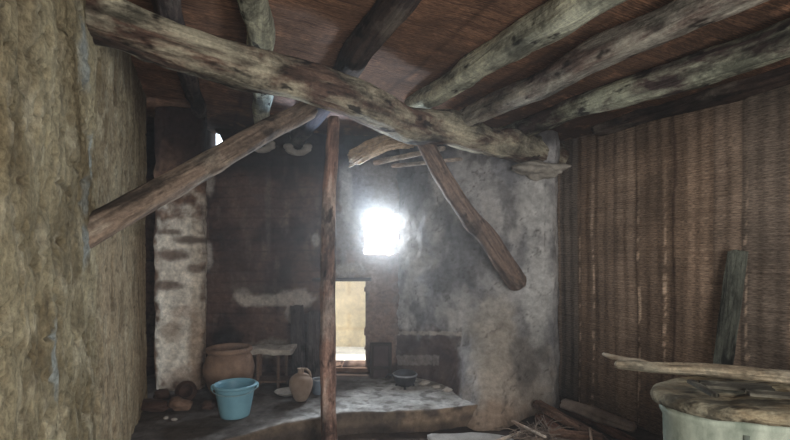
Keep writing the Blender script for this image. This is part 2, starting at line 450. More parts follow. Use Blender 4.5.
# ------------------------------------------------------------------ grey plaster wall (alcove side), flaring at its foot
greym = mat_wall('grey_plaster', 20, .62, 1.22, .6, .008, 6)
gpath = [(-.02, 5.25), (.40, 4.86), (.90, 4.62), (1.52, 4.46), (1.75, 5.3)]
def gx_(px): return px
def grey_paint(x, y, s, z):
    px = CX+x/y*F; py = HY-(z-CH)/y*F          # survey coordinates used only to place the stains and the painted-in brightness
    q = lambda cx, cy, rx, ry, so=.3: 1-sst(1-so, 1+so, math.hypot((px-cx)/rx, (py-cy)/ry)+.38*fbm(s*6, z*6, 2, 4))
    qb = lambda cx, cy, rx, ry, so=.15: 1-sst(1-so, 1+so, max(abs(px-cx)/rx, abs(py-cy)/ry)+.2*fbm(s*6, z*6, 2, 4))
    c = lerp(S(176, 174, 174), S(142, 142, 146), sst(-.25, .3, fbm(s*2.6, z*1.7, 7, 4)))
    c = lerp(c, S(206, 202, 198), .5*sst(.0, .5, fbm(s*4, z*2, 17, 5)))
    c = lerp(c, S(88, 88, 90), .5*sst(.1, .45, fbm(s*5, z*3, 27, 5)))
    c = lerp(c, S(78, 76, 80), .6*q(410, 185, 20, 30)); c = lerp(c, S(96, 94, 96), .5*q(455, 265, 30, 25))
    c = lerp(c, S(178, 172, 164), .7*q(418, 262, 16, 14)); c = lerp(c, S(170, 164, 156), .6*q(408, 245, 12, 30))  # window highlight on the adjoining wall painted in
    c = lerp(c, S(176, 162, 146), .7*q(512, 380, 34, 60)); c = lerp(c, S(186, 178, 166), .6*q(494, 330, 22, 40))
    c = lerp(c, S(92, 92, 94), .6*q(528, 345, 16, 45)); c = lerp(c, S(218, 218, 216), .7*q(538, 290, 16, 50)); c = lerp(c, S(218, 218, 216), .6*q(536, 205, 18, 34))  # pale spots paint extra brightness into the right end
    c = lerp(c, S(160, 134, 112), .6*q(500, 415, 34, 26))
    pan = qb(424, 372, 42, 40)
    if pan > 0 and px < 468-.0*py+max(0, (py-340))*.25-4:
        pc = lerp(S(92, 72, 66), S(74, 56, 54), sst(-.2, .2, fbm(s*5, z*5, 3, 4)))
        if abs(py-360) < 5 and px < 440: pc = lerp(pc, S(160, 150, 146), .7)
        c = lerp(c, pc, .85*pan)
        if abs(py-333) < 1.8: c = lerp(c, S(200, 190, 180), .7)
    r = abs(fbm(s*1.9, z*2.7, 41, 4)); c = lerp(c, S(72, 66, 62), .6*(1-sst(0, .018, r)))
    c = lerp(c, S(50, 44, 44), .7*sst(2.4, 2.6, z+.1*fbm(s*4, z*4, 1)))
    return c
def grey_disp(s, z):
    o = .03*fbm(s*1.6, z*1.5, 13, 4)+.012*fbm(s*7, z*7, 5, 4)
    f = max(0, 1-z/1.0)
    o += .70*(f**1.5)*math.exp(-((s-1.14)/.34)**2)
    r = abs(fbm(s*1.9, z*2.7, 41, 4)); o -= .008*(1-sst(0, .02, r))
    return o
w = grid_wall('wall_grey', gpath, 0, 2.62, .014, greym, grey_disp, grey_paint)
struct(w, 'cracked grey plaster wall beside the window, flaring out at its foot')
cb = rock('trim_ledge', P(537, 170, 4.45)+Vector((.03, .02, 0)), (.24, .14, .075), mat_wall('pale_ledge', 22, .7, 1.2), 4, 4, .5)
cb.data.color_attributes.new('Col', 'FLOAT_COLOR', 'POINT')
for d_ in cb.data.color_attributes['Col'].data: d_.color = (*S(176, 170, 160), 1)
struct(cb, 'broken lump of pale plaster under the right end of the main beam', 'ledge')

# ------------------------------------------------------------------ floor and raised platform
floorm = mat_wall('earth_floor', 22, .6, 1.2, .7, .01, 5)
def sheet(name, x0, x1, y0, y1, res, hfn, cfn, mat, clip=None):
    nx = int((x1-x0)/res); ny = int((y1-y0)/res); V, CO, UV, FA = [], [], [], []
    for i in range(nx+1):
        for j in range(ny+1):
            x = x0+(x1-x0)*i/nx; y = y0+(y1-y0)*j/ny
            V.append((x, y, hfn(x, y))); CO.append(cfn(x, y)); UV.append((x, y))
    for i in range(nx):
        for j in range(ny):
            a = i*(ny+1)+j
            if clip and not clip(V[a][0], V[a][1]): continue
            FA.append((a, a+ny+1, a+ny+2, a+1))
    return link(name, V, FA, mat, uvs=UV, cols=CO)
fl = sheet('floor', -3.2, 4.2, -1.8, 5.6, .04, lambda x, y: .012*fbm(x*2, y*2, 0, 4)-.005,
     lambda x, y: lerp(S(96, 82, 72), S(70, 60, 56), sst(-.3, .3, fbm(x*1.5, y*1.5, 3, 4))), floorm)
struct(fl, 'dusty dark earth floor', 'floor')
edge = [(-3.0, 2.9), (-1.7, 3.0), (-1.25, 3.3), (-.85, 3.66), (-.42, 3.92), (.3, 3.98), (.74, 4.14), (1.1, 4.75), (2.0, 5.2)]
def edgeY(x):
    for i in range(len(edge)-1):
        if x <= edge[i+1][0]:
            a, b = edge[i], edge[i+1]; return a[1]+(b[1]-a[1])*(x-a[0])/(b[0]-a[0])
    return edge[-1][1]
PZ = .17
def plat_col(x, y):
    px = CX+x/y*F; py = HY+(CH-PZ)/y*F
    c = lerp(S(214, 212, 208), S(176, 172, 166), sst(-.25, .35, fbm(x*3, y*3, 3, 5)))
    c = lerp(c, S(104, 96, 90), .6*sst(.1, .4, fbm(x*9, y*9, 9, 4)))
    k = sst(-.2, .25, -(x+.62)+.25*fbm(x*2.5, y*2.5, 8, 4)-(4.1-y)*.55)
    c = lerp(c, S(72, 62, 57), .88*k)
    c = lerp(c, S(96, 72, 60), .7*sst(4.85, 5.15, y)*(1 if x < .1 else .2))
    return c
V, CO, FA, UV = [], [], [], []
nx = 260; vs = [0, .25, .5, .75, .92, 1]; ny = 90
for i in range(nx+1):
    x = -2.6+(4.0)*i/nx; ye = edgeY(x)+.03*fbm(x*3, 1, 1, 4)
    for k, f in enumerate(vs):                      # riser, rounded at the nosing
        z = PZ*f; y = ye-.015*(1-f)+(.012 if k == 5 else 0)+.02*fbm(x*6, z*9, 3, 4)*(1-f*.6)
        V.append((x, y, z-(.004 if k == 5 else 0)))
        cc = lerp(S(150, 130, 110), S(96, 84, 76), sst(-.1, .3, fbm(x*4, z*8, 5, 4)))
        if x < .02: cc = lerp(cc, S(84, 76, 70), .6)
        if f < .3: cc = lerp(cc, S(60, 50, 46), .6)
        CO.append(cc); UV.append((x, z))
    for j in range(1, ny+1):
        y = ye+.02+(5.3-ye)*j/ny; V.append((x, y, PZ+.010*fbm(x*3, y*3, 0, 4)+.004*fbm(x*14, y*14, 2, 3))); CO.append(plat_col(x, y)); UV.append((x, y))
row = len(vs)+ny
for i in range(nx):
    for j in range(row-1):
        a = i*row+j; FA.append((a, a+row, a+row+1, a+1))
pl = link('floor_platform', V, FA, floorm, uvs=UV, cols=CO)
struct(pl, 'low raised platform of pale worn plaster with a stepped front edge', 'platform')

# door sill, lintel
sill = board('trim_sill', (dor[0]-.04, BY+.14, dor[1]-.022), (dor[2]+.04, BY+.14, dor[1]-.022), .36, .05, mat_simple('sill_earth', S(84, 58, 46), S(120, 92, 74), 14), seed=9)
struct(sill, 'brown earthen sill of the small doorway', 'sill')
dark_wood = mat_simple('dark_wood', S(30, 22, 20), S(66, 50, 42), 8, stretch=(1, 8, 8), bs=.6)
lt = board('trim_lintel', (dor[0]-.1, BY+.02, dor[3]+.015), (dor[2]+.07, BY+.02, dor[3]+.02), .16, .035, dark_wood, jag=.02, seed=3)
struct(lt, 'thin dark wooden lintel over the small doorway', 'lintel')

# outside, seen through the openings
yardm = mat_wall('yard_plaster', 12, .85, 1.1, .3, .01, 4)
def yard_paint(x, y, s, z):
    c = S(232, 218, 186)
    if abs(math.fmod(z+.0, .22)) < .012 or abs(math.fmod(s+(.17 if int(z/.22) % 2 else 0), .34)) < .012: c = lerp(c, S(204, 182, 138), .6)
    return c
w = grid_wall('wall_yard', [(-3.0, 6.45), (2.0, 6.45)], -.1, 1.38, .04, yardm, None, yard_paint); struct(w, 'sunlit cream block wall outside, seen through the small doorway')
yg = sheet('floor_yard', -3, 2, 5.3, 6.5, .1, lambda x, y: .20+.01*fbm(x, y, 0), lambda x, y: S(224, 216, 200), yardm); struct(yg, 'sunlit pale ground outside the small doorway', 'ground')

# room closure behind the viewpoint
shell = mat_simple('shell_mud', S(92, 82, 66), S(120, 108, 86), 6)
bk = [DA(LW, -1.5), DA(RW+.1, -1.5)]
w = link('wall_front', [(bk[0].x, bk[0].y, 0), (bk[1].x, bk[1].y, 0), (bk[1].x, bk[1].y, 2.93), (bk[0].x, bk[0].y, 2.93)], [(0, 1, 2, 3)], shell); struct(w, 'plain mud wall behind the viewpoint')
a_, b_ = DA(LW, -1.5), on_left(.15)
w = link('wall_side', [(a_.x, a_.y, 0), (b_.x, b_.y, 0), (b_.x, b_.y, 2.93), (a_.x, a_.y, 2.93)], [(0, 1, 2, 3)], shell); struct(w, 'plain mud wall beside the viewpoint')
a_, b_ = p_near, DA(RW, -1.5)
w = link('wall_reed_end', [(a_.x, a_.y, 0), (b_.x, b_.y, 0), (b_.x, b_.y, 2.8), (a_.x, a_.y, 2.8)], [(0, 1, 2, 3)], shell); struct(w, 'plain wall strip beside the viewpoint')
# closes the dark slot between mud wall and pier, and behind the reed corner
e = on_left(4.28)
w = link('wall_slot', [(e.x-.25, e.y, 0), (-2.8, 5.3, 0), (-2.8, 5.3, 2.93), (e.x-.25, e.y, 2.93)], [(0, 1, 2, 3)], mat_simple('slot_shade', S(8, 6, 6), S(14, 11, 11), 8)); struct(w, 'side of the slot behind the mud wall, coloured near black for shade')  # near-black colour stands in for the shade in the gap
w = link('wall_corner', [(1.4, 5.25, 0), (p_far.x+.1, p_far.y+.05, 0), (p_far.x+.1, p_far.y+.05, 2.8), (1.4, 5.25, 2.8)], [(0, 1, 2, 3)], shell); struct(w, 'dark wall strip in the far corner beside the reed matting')
w = link('wall_alcove', [(.3, 5.35, 0), (1.8, 5.3, 0), (1.8, 5.3, 2.93), (.3, 5.35, 2.93)], [(0, 1, 2, 3)], shell); struct(w, 'dark wall behind the grey plaster wall')

# ------------------------------------------------------------------ timbers
DKW, MDW = S(48, 34, 30), S(104, 82, 68)
m_beam = mat_timber('beam_timber', S(50, 36, 32), S(122, 98, 84), S(196, 188, 164), .5, 1)
m_post = mat_timber('post_timber', S(110, 78, 68), S(176, 140, 124), S(196, 176, 164), .42, 2)
m_br1 = mat_timber('left_brace_timber', S(92, 76, 66), S(160, 140, 122), S(186, 172, 154), .4, 3)
m_br2 = mat_timber('right_brace_timber', S(88, 70, 62), S(156, 132, 116), S(172, 156, 140), .35, 4)
m_jA = mat_timber('joist_limed', S(56, 46, 42), S(136, 128, 112), S(222, 224, 200), .68, 5)
m_jB = mat_timber('joist_worn', S(66, 50, 48), S(132, 114, 104), S(186, 180, 166), .52, 6)
m_jC = mat_timber('joist_patchy', S(50, 38, 38), S(104, 88, 82), S(200, 202, 176), .52, 7)
m_jD = mat_timber('joist_dark', S(38, 30, 30), S(84, 68, 60), S(118, 108, 98), .42, 8)

B0 = P(70, 12, 2.14); B1 = Vector((1.62, 4.82, 2.42))
tag(log('main_beam', B0, B1, .106, .135, m_beam, bend=(0, -.03), seed=3, rough=.17, square=.35, knots=9, seg=28, rings=150), 'thick gnarled main beam running under all the joists, knotted and split', 'beam')
tag(log('post', (-.452, 3.35, -.01), (-.43, 3.36, 2.43), .058, .045, m_post, bend=(.03, .02), seed=8, rough=.16, knots=6), 'slim crooked reddish wooden post standing under the main beam', 'post')
tag(log('brace', Vector((-1.42, 2.08, 1.53)), P(312, 107, 3.34), .070, .064, m_br1, bend=(0, 0), seed=12, rough=.1, knots=3), 'long pale brace from the mud wall up to the beam near the post', 'brace')
tag(log('brace', P(422, 136, 3.78), P(520, 284, 4.5), .062, .098, m_br2, bend=(0, -.05), seed=17, rough=.12, knots=4), 'thick curved brace from the beam down to the grey plaster wall', 'brace')
def joist(pA, pB, r0, r1, mat, seed, label, group=None, ext=0, ext2=1.6, **kw):
    pA, pB = Vector(pA), Vector(pB); d = (pB-pA).normalized()
    o = log('ceiling_joist', pA-d*ext, pB+d*ext2, r0, r1, mat, seed=seed, **kw)
    return tag(o, label, 'joist')
joist((-1.98, 4.9, 2.80), (-1.02, 2.0, 2.80), .06, .08, m_jD, 21, 'dark joist nearest the mud wall', ext2=1.5)
joist((-1.46, 5.25, 2.74), (-.63, 2.2, 2.76), .072, .078, m_jA, 22, 'short looking grey joist, second from the mud wall', ext=0, ext2=1.6, square=.5)
joist((-1.07, 5.25, 2.71), (.03, 2.3, 2.75), .085, .085, m_jD, 23, 'blackened joist crossing the beam just right of the post', ext=0, ext2=1.6, square=.3)
joist(P(424, 100, 3.72), P(582, 0, 2.2), .07, .10, m_jA, 25, 'wide pale limewashed joist, brightest of the ceiling', ext=.25, ext2=1.5, square=.4, rough=.13)
joist(P(455, 124, 3.98), P(712, 0, 2.08), .075, .085, m_jB, 26, 'greyish brown joist right of the bright limewashed joist', ext=.25, ext2=1.4, square=.3, rough=.14)
joist(P(510, 132, 4.5), P(790, 38, 2.34), .08, .09, m_jC, 28, 'mottled joist nearest the reed wall', ext=.3, ext2=1.8, square=.3, rough=.16, knots=6)
q0, q1 = DA(RW-.06, 3.4), DA(RW-.06, -1.0)
o = log('wall_plate', (q0.x, q0.y, 2.615), (q1.x, q1.y, 2.60), .075, .085, m_jD, seed=31, rough=.1, square=.5)
tag(o, 'dark log lying along the top of the reed wall', 'beam')
# poles and reed bundle under the roof beyond the beam
m_pole = mat_timber('pole_timber', S(120, 98, 84), S(196, 170, 150), S(220, 206, 192), .5, 9)
tag(log('roof_pole', P(374, 163, 4.75), P(445, 148, 4.45), .028, .022, m_pole, seed=41, rough=.1, rings=30), 'thin bare pole sloping up behind the main beam, upper of two', 'pole')
tag(log('roof_pole', P(392, 166, 4.72), P(462, 159, 4.55), .020, .018, m_pole, seed=43, rough=.1, rings=30), 'thin pale pole lying just under the other pole behind the beam', 'pole')
bun = empty('reed_bundle', P(385, 146, 4.5))
tag(bun, 'loose bundle of pale reeds wedged under the roof behind the main beam', 'reeds')
mre = mat_simple('loose_reed', S(150, 122, 96), S(232, 206, 170), 30, stretch=(1, 1, 1))
bA, bB = P(352, 158, 4.5)-bun.location, P(424, 136, 4.45)-bun.location
bm = bmesh.new(); rn = random.Random(5)
for i in range(130):
    a = rn.uniform(0, 6.28); r = .10*math.sqrt(rn.random()); off = Vector((0, math.cos(a)*r, math.sin(a)*r*.75))
    st, en = rn.uniform(-.06, .2), rn.uniform(.8, 1.06)
    pts = [bA.lerp(bB, st+(en-st)*k/4)+off+Vector([rn.uniform(-.012, .012) for _ in range(3)])+Vector((0, 0, .05*math.sin(k/4*3.14))) for k in range(5)]
    tube_bm(bm, pts, .0085, 5)
o = linkbm('reed', bm, mre, bun); tag(o, None, None, kind='stuff')
# plaster collars round the joist ends in the back wall
pal = mat_simple('pale_plaster', S(150, 142, 134), S(200, 194, 186), 16, bs=.6)
def collar(px, py, n):
    c = P(px, py, BY-.02); bm = bmesh.new()
    for k in range(14):
        a = math.pi*1.02+math.pi*.96*k/13
        m_ = Matrix.Translation(c+Vector((math.cos(a)*.105, 0, math.sin(a)*.075)))@Matrix.Diagonal((.045+.012*math.sin(k*2.3+n), .04, .034, 1))
        bmesh.ops.create_icosphere(bm, subdivisions=3, radius=1, matrix=m_)
    for v in bm.verts: v.co += v.co.normalized()*.012*fbm(v.co.x*16, v.co.z*16, n, 3)
    return linkbm('trim_collar', bm, pal)
struct(collar(262, 143, 1), 'pale plaster packing below the joist end in the sooty wall, left one', 'plaster')
struct(collar(298, 146, 2), 'pale plaster packing below the joist end in the sooty wall, right one', 'plaster')

# ------------------------------------------------------------------ objects on the platform
clay = mat_simple('clay_dusty', S(104, 82, 68), S(160, 132, 112), 7, bs=.4)
claydk = mat_simple('clay_dark', S(54, 40, 36), S(88, 66, 56), 9)
jugm = mat_simple('jug_clay', S(150, 128, 112), S(188, 166, 148), 9)
def on_plat(px, Y, dz=0): return Vector(((px-CX)/F*Y, Y, PZ+dz))
j = empty('storage_jar', on_plat(229, 4.36)); tag(j, 'large wide-mouthed brown clay storage jar behind the blue bucket', 'jar')
pr = [(.12, 0), (.165, .06), (.205, .16), (.222, .26), (.205, .35), (.178, .395), (.172, .41)]
lathe('body', smooth_prof(pr)+[(.16, .41), (.165, .39), (.19, .34), (.205, .26), (.19, .16), (.14, .05), (.0, .03)], clay, j, wob=.05, seed=2)
lathe('rim', [(.160, .405), (.165, .4), (.195, .408), (.205, .425), (.200, .445), (.180, .452), (.162, .445), (.158, .425), (.160, .405)], clay, j, wob=.03, seed=2)
bu = empty('bucket', on_plat(235, 3.86)); tag(bu, 'bright blue plastic bucket standing on the platform edge', 'bucket')
blue = mat_simple('blue_plastic', S(112, 160, 180), S(134, 184, 200), 5, rough=.42, bs=.05, spec=.5)
lathe('body', [(.108, 0), (.112, .002), (.116, .02), (.130, .09), (.146, .18), (.157, .235), (.157, .25), (.150, .25), (.149, .235), (.139, .18), (.123, .09), (.108, .012), (0, .01)], blue, bu, 56)
lathe('rim', [(.150, .244), (.157, .232), (.166, .236), (.172, .246), (.170, .256), (.160, .260), (.150, .256), (.150, .244)], blue, bu, 56)
for sx in (-1, 1):
    bm = bmesh.new(); bmesh.ops.create_cube(bm, size=1, matrix=Matrix.Translation((sx*.172, 0, .235))@Matrix.Diagonal((.022, .045, .045, 1)))
    bmesh.ops.bevel(bm, geom=bm.edges[:], offset=.006, segments=2, affect='EDGES'); linkbm('handle_lug', bm, blue, bu)
bu.rotation_euler.z = .25
bm = bmesh.new(); hp = [(.178*math.cos(t), -.178*math.sin(t)*.985, .238-.035*math.sin(t)) for t in [math.pi*k/24 for k in range(25)]]
tube_bm(bm, hp, .0035, 8); linkbm('handle', bm, mat_simple('bucket_wire', S(120, 150, 160), S(150, 178, 186), 10, rough=.4), bu)
ju = empty('clay_jug', on_plat(301, 4.22)); tag(ju, 'small pale round-bellied clay jug with a narrow neck, beside the post', 'jug')
lathe('body', smooth_prof([(.038, 0), (.062, .03), (.092, .1), (.104, .155), (.092, .205), (.055, .238), (.030, .25), (.027, .275), (.034, .29)])+[(.026, .292), (.02, .27), (0, .26)], jugm, ju, wob=.02)
bm = bmesh.new(); tube_bm(bm, [(.026, 0, .28), (.05, 0, .285), (.075, 0, .26), (.085, 0, .225), (.078, 0, .2)], [.009, .010, .010, .010, .009]); linkbm('handle', bm, jugm, ju)
cn = empty('tin_can', on_plat(319, 4.45)); tag(cn, 'small blue-grey tin standing between the jug and the post', 'tin')
lathe('body', [(.055, 0), (.058, .004), (.058, .13), (.055, .134), (.052, .13), (.052, .01), (0, .008)], mat_simple('tin_grey', S(86, 100, 114), S(120, 132, 144), 8, rough=.5), cn, 32)
lathe('rim', [(.054, .128), (.061, .128), (.063, .134), (.061, .14), (.054, .14), (.054, .128)], mat_simple('tin_rim', S(150, 156, 162), S(178, 182, 186), 8, rough=.5), cn, 32)
pt = empty('cooking_pot', on_plat(186, 4.22, .088)); tag(pt, 'round dark brown clay pot lying on its side against the pier', 'pot')
lathe('body', smooth_prof([(.0, -.09), (.05, -.075), (.088, -.02), (.086, .03), (.062, .06), (.058, .075)])+[(.050, .076), (.052, .06), (.075, .02), (.07, -.03), (0, -.06)], claydk, pt, wob=.02, rot=(math.radians(72), 0, math.radians(25)))
stn = mat_simple('stone_brown', S(96, 76, 64), S(134, 108, 92), 12, bs=.6)
def boulder(name, px, Y, size, seed, label, mat=stn, amp=.4, **k):
    o = rock(name, on_plat(px, Y, size[2]*.7), size, mat, seed, amp=amp, floor=-size[2]*.72, **k); return tag(o, label, 'stone')
boulder('stone', 180, 4.0, (.10, .07, .06), 3, 'wedge-shaped brown stone in front of the dark pot')
boulder('stone', 162, 4.30, (.07, .07, .05), 11, 'dark flat stone at the foot of the whitewashed pier', mat=claydk)
boulder('pebble', 166, 3.78, (.018, .018, .012), 12, 'tiny whitish pebble left of the bucket, first of the pair', mat=pal)
boulder('pebble', 174, 3.74, (.022, .016, .012), 13, 'tiny whitish pebble left of the bucket, closer to the bucket', mat=pal)
boulder('stone', 152, 4.0, (.13, .1, .045), 15, 'dark low rubble stone beside the mud wall foot', mat=claydk)
boulder('stone', 208, 4.02, (.05, .05, .04), 16, 'small dark stone between the round pot and the large jar', mat=claydk)
# low stand with crusted white top
sd = empty('low_stand', on_plat(272, 4.68)); tag(sd, 'low wooden stand with a white crusted top behind the jug', 'stand')
gw = mat_simple('stand_wood', S(78, 60, 50), S(122, 98, 82), 8, stretch=(8, 8, 1), bs=.5)
crust = mat_simple('white_crust', S(120, 108, 98), S(206, 198, 186), 9, bs=.9, bd=.02)
bm = bmesh.new(); bmesh.ops.create_cube(bm, size=1, matrix=Matrix.Translation((0, 0, .36))@Matrix.Diagonal((.42, .24, .05, 1)))
bmesh.ops.subdivide_edges(bm, edges=bm.edges[:], cuts=10, use_grid_fill=True)
for v in bm.verts: v.co += Vector((.02*fbm(v.co.z*9, v.co.y*9, 1, 3), .01*fbm(v.co.x*9, 3, 1, 3), .025*fbm(v.co.x*8, v.co.y*8, 2, 4)))
linkbm('top', bm, crust, sd)
for (x, y) in ((-.12, -.08), (.08, -.08), (-.14, .08), (.12, .08)):
    log('leg', (x, y, 0), (x*.95, y, .36), .016, .02, gw, sd, seed=int(50+x*100), rings=12, seg=10, knots=0)
board('shelf', (-.17, -.02, .075), (.17, -.02, .075), .2, .022, gw, sd, seed=4)
o = lathe('shallow_dish', smooth_prof([(.05, 0), (.09, .018), (.115, .04)])+[(.110, .042), (.085, .024), (0, .012)], pal, None, loc=on_plat(287, 4.40)); tag(o, 'shallow pale dish on the ground left of the clay jug', 'dish')
# boards leaning on the sooty wall
bdm = mat_timber('grey_board', S(52, 44, 44), S(86, 76, 74), S(110, 102, 98), .3, 14)
o = board('leaning_board', P(299, 384, 4.93)+Vector((0, 0, .0)), P(297, 305, 5.14), .14, .025, bdm, up=(0, -1, .1), seed=5, jag=.02); tag(o, 'narrow dark grey board leaning on the sooty wall, left one of two', 'board')
o = board('leaning_board', P(317, 384, 4.95), P(316, 311, 5.14), .19, .025, bdm, up=(0, -1, .1), seed=6, jag=.02); tag(o, 'wider dark grey board leaning on the sooty wall next to the post', 'board')
# dark frame beside doorway
fr = empty('wooden_frame', on_plat(381, 5.0)); fr.rotation_euler = (math.radians(-9), 0, .0); tag(fr, 'small dark wooden frame leaning beside the small doorway', 'frame')
W_, H_ = .19, .36
for nm, a, b in (('side_rail', (-W_/2, 0, 0), (-W_/2, 0, H_)), ('side_rail', (W_/2, 0, 0), (W_/2, 0, H_)), ('cross_rail', (-W_/2, 0, H_-.02), (W_/2, 0, H_-.02)), ('cross_rail', (-W_/2, 0, .1), (W_/2, 0, .1))):
    board(nm, a, b, .035, .03, dark_wood, fr, up=(0, -1, 0), seed=2, nseg=8)
board('back_panel', (0, .02, 0), (0, .02, H_), W_*.9, .008, mat_simple('panel_dark', S(52, 40, 40), S(84, 66, 62), 9), fr, up=(0, -1, 0), nseg=8)
# dark metal brazier
br = empty('brazier', on_plat(405, 4.66)); tag(br, 'small black metal brazier with a pale rim beside the grey wall', 'brazier')
iron = mat_simple('black_iron', S(24, 24, 28), S(52, 50, 54), 14, rough=.55); pale_rim = mat_simple('ash_rim', S(120, 122, 128), S(170, 172, 176), 12)
lathe('bowl', smooth_prof([(.07, .02), (.10, .06), (.115, .12)])+[(.108, .122), (.09, .07), (0, .04)], iron, br, 32)
lathe('rim', [(.105, .118), (.118, .116), (.124, .124), (.118, .132), (.105, .130), (.105, .118)], pale_rim, br, 32)
lathe('lid', smooth_prof([(.112, .13), (.09, .15), (.04, .165), (.0, .167)]), iron, br, 32)
for k in range(3):
    a = k*2.09+.5; bm = bmesh.new(); tube_bm(bm, [(.07*math.cos(a), .07*math.sin(a), .04), (.1*math.cos(a), .1*math.sin(a), 0)], .012); linkbm('leg', bm, iron, br)
bm = bmesh.new(); tube_bm(bm, [(-.11, -.03, .12), (-.16, -.06, .14), (-.19, -.04, .10)], .009); linkbm('handle', bm, iron, br)
# small broken stones along the grey wall foot
for k, (px, Y, sx) in enumerate(((424, 4.75, .05), (436, 4.62, .04), (447, 4.52, .045))):
    boulder('rubble_piece', px, Y, (sx, sx*.8, sx*.5), 60+k, ['pale rubble lump right of the black brazier', 'pale rubble lump, middle one along the grey wall foot', 'pale rubble lump farthest from the brazier along the grey wall foot'][k], mat=pal)

# ------------------------------------------------------------------ step stone, corner debris
slab = rock('stone_slab', (.60, 3.62, .02), (.36, .2, .035), mat_simple('slab_pale', S(150, 144, 138), S(190, 186, 180), 9), 22, 5, .3, boxy=.5)
tag(slab, 'flat pale stone slab on the floor in front of the platform', 'stone')
tm = mat_timber('rubbish_timber', S(90, 66, 56), S(160, 126, 106), S(170, 150, 134), .3, 11)
tm2 = mat_timber('rubbish_timber_red', S(96, 66, 54), S(150, 108, 88), S(150, 124, 108), .2, 12)
def debris(px0, py0, Y0, px1, py1, Y1, w, t, mat, lab, seed, up=(0, 0, 1)):
    o = board('timber_offcut', P(px0, py0, Y0), P(px1, py1, Y1), w, t, mat, up=up, seed=seed, jag=.04); return tag(o, lab, 'timber')
debris(536, 403, 4.3, 612, 446, 3.62, .10, .06, tm, 'thick brown timber offcut lying against the foot of the reed wall', 1, (.3, -.5, 1))
debris(538, 416, 4.15, 590, 452, 3.55, .09, .05, tm2, 'reddish brown timber offcut below the thick one at the reed wall', 2, (.3, -.6, 1))
debris(560, 404, 4.4, 642, 447, 3.66, .08, .05, tm2, 'dark plank end under the grey cloth by the reed wall', 4, (.2, -.6, 1))
debris(548, 432, 3.7, 604, 438, 3.6, .06, .04, tm, 'short dark timber piece lying behind the twigs', 5, (.1, -.6, 1))
cl = log('grey_cloth', P(563, 403, 4.30), P(634, 429, 3.80), .058, .05, mat_simple('cloth_grey', S(130, 118, 114), S(182, 168, 160), 12, bs=.5), seed=66, rough=.5, knots=5, flat=.7, rings=60)
tag(cl, 'rolled grey cloth lying on the timbers along the reed wall', 'cloth')
rs = rock('stone', P(543, 397, 4.55), (.05, .05, .11), mat_simple('corner_stone', S(96, 80, 72), S(128, 108, 96), 12), 71, 4, .3); tag(rs, 'upright stone in the corner between grey wall and reed wall', 'stone')
# twig heap
twm = mat_simple('twig_bark', S(92, 78, 70), S(160, 144, 130), 20, stretch=(1, 1, 1))
rn = random.Random(11)
for i in range(70):
    base = P(rn.uniform(520, 562), rn.uniform(428, 452), rn.uniform(3.55, 3.9)); ang = rn.uniform(-.5, 2.6); L = rn.uniform(.15, .36)
    d = Vector((math.cos(ang), math.sin(ang)*.6, rn.uniform(-.15, .4))).normalized()
    bm = bmesh.new(); r = rn.uniform(.003, .007)
    pts = [d*L*(k/5-.5)+Vector([rn.uniform(-.014, .014) for _ in range(3)]) for k in range(6)]
    tube_bm(bm, pts, [r*(1-.1*k) for k in range(6)], 6)
    o = linkbm('twig', bm, twm); base.z = max(base.z, abs(d.z)*L*.5+.03); o.location = base
    tag(o, 'thin grey brown twig tangled in the heap at the foot of the reed wall', 'twig', 'twigs heaped by the reed wall')
tag(log('stick', P(512, 421, 3.85), P(546, 437, 3.55), .014, .011, m_pole, seed=81, rings=20, seg=10, knots=1), 'pale straight stick poking out of the twig heap toward the grey wall', 'stick')
tag(log('stick', P(486, 446, 3.6), P(520, 432, 3.7), .014, .009, m_pole, seed=82, rings=20, seg=10, knots=1), 'pale stick lying left of the twig heap by the slab', 'stick')
tag(log('stick', P(590, 428, 3.62), P(592, 448, 3.5), .012, .010, m_pole, seed=83, rings=20, seg=10, knots=1), 'short pale stick standing upright in front of the timbers', 'stick')

# ------------------------------------------------------------------ tub
TC = Vector((1.87, 2.30, 0)); TA, TB, TZ = .60, .33, .80
tub = empty('water_tub', TC); tag(tub, 'large oval whitewashed tub with a wooden lid, beside the reed wall', 'tub')
tubm = mat_simple('tub_wash', S(110, 122, 108), S(204, 212, 194), 7, bs=.6, stretch=(1, 1, .35))
def oval(name, prof, mat, parent, seg=72, wob=.0, seed=0):
    V, FA = [], []
    for (k, z) in prof:
        for j in range(seg):
            a = 2*math.pi*j/seg; kk = k*(1+wob*fbm(math.cos(a)*2+seed, math.sin(a)*2, z*3, 3)) if k else 0
            V.append(((TA+kk if k is not None and k > -9 else 0)*math.cos(a) if k > -9 else 0, (TB+kk)*math.sin(a) if k > -9 else 0, z+wob*.05*fbm(math.cos(a)*2, math.sin(a)*2+seed, 1, 3)))
    for i in range(len(prof)-1):
        for j in range(seg):
            a = i*seg+j; b = i*seg+(j+1) % seg; FA.append((a, b, b+seg, a+seg))
    return link(name, V, FA, mat, parent)
oval('body', [(-.10, 0), (-.09, .02), (-.06, .2), (-.045, .4), (-.04, .6), (-.035, .70), (-.02, .725), (-.02, .755), (-.05, .758), (-.07, .74), (-.10, .4), (-.16, .05), (-99, .05)], tubm, tub, wob=.1, seed=1)
for a in (-2.25, -1.72, -1.2):
    bm = bmesh.new(); pts = [((TA-.038)*math.cos(a), (TB-.038)*math.sin(a), z) for z in (.02, .2, .4, .6, .7)]
    tube_bm(bm, pts, [.013]*5); linkbm('seam', bm, mat_simple('tub_seam', S(70, 78, 70), S(120, 128, 118), 9), tub)
lidm = mat_timber('lid_wood', S(120, 104, 80), S(176, 164, 136), S(190, 184, 160), .45, 13)
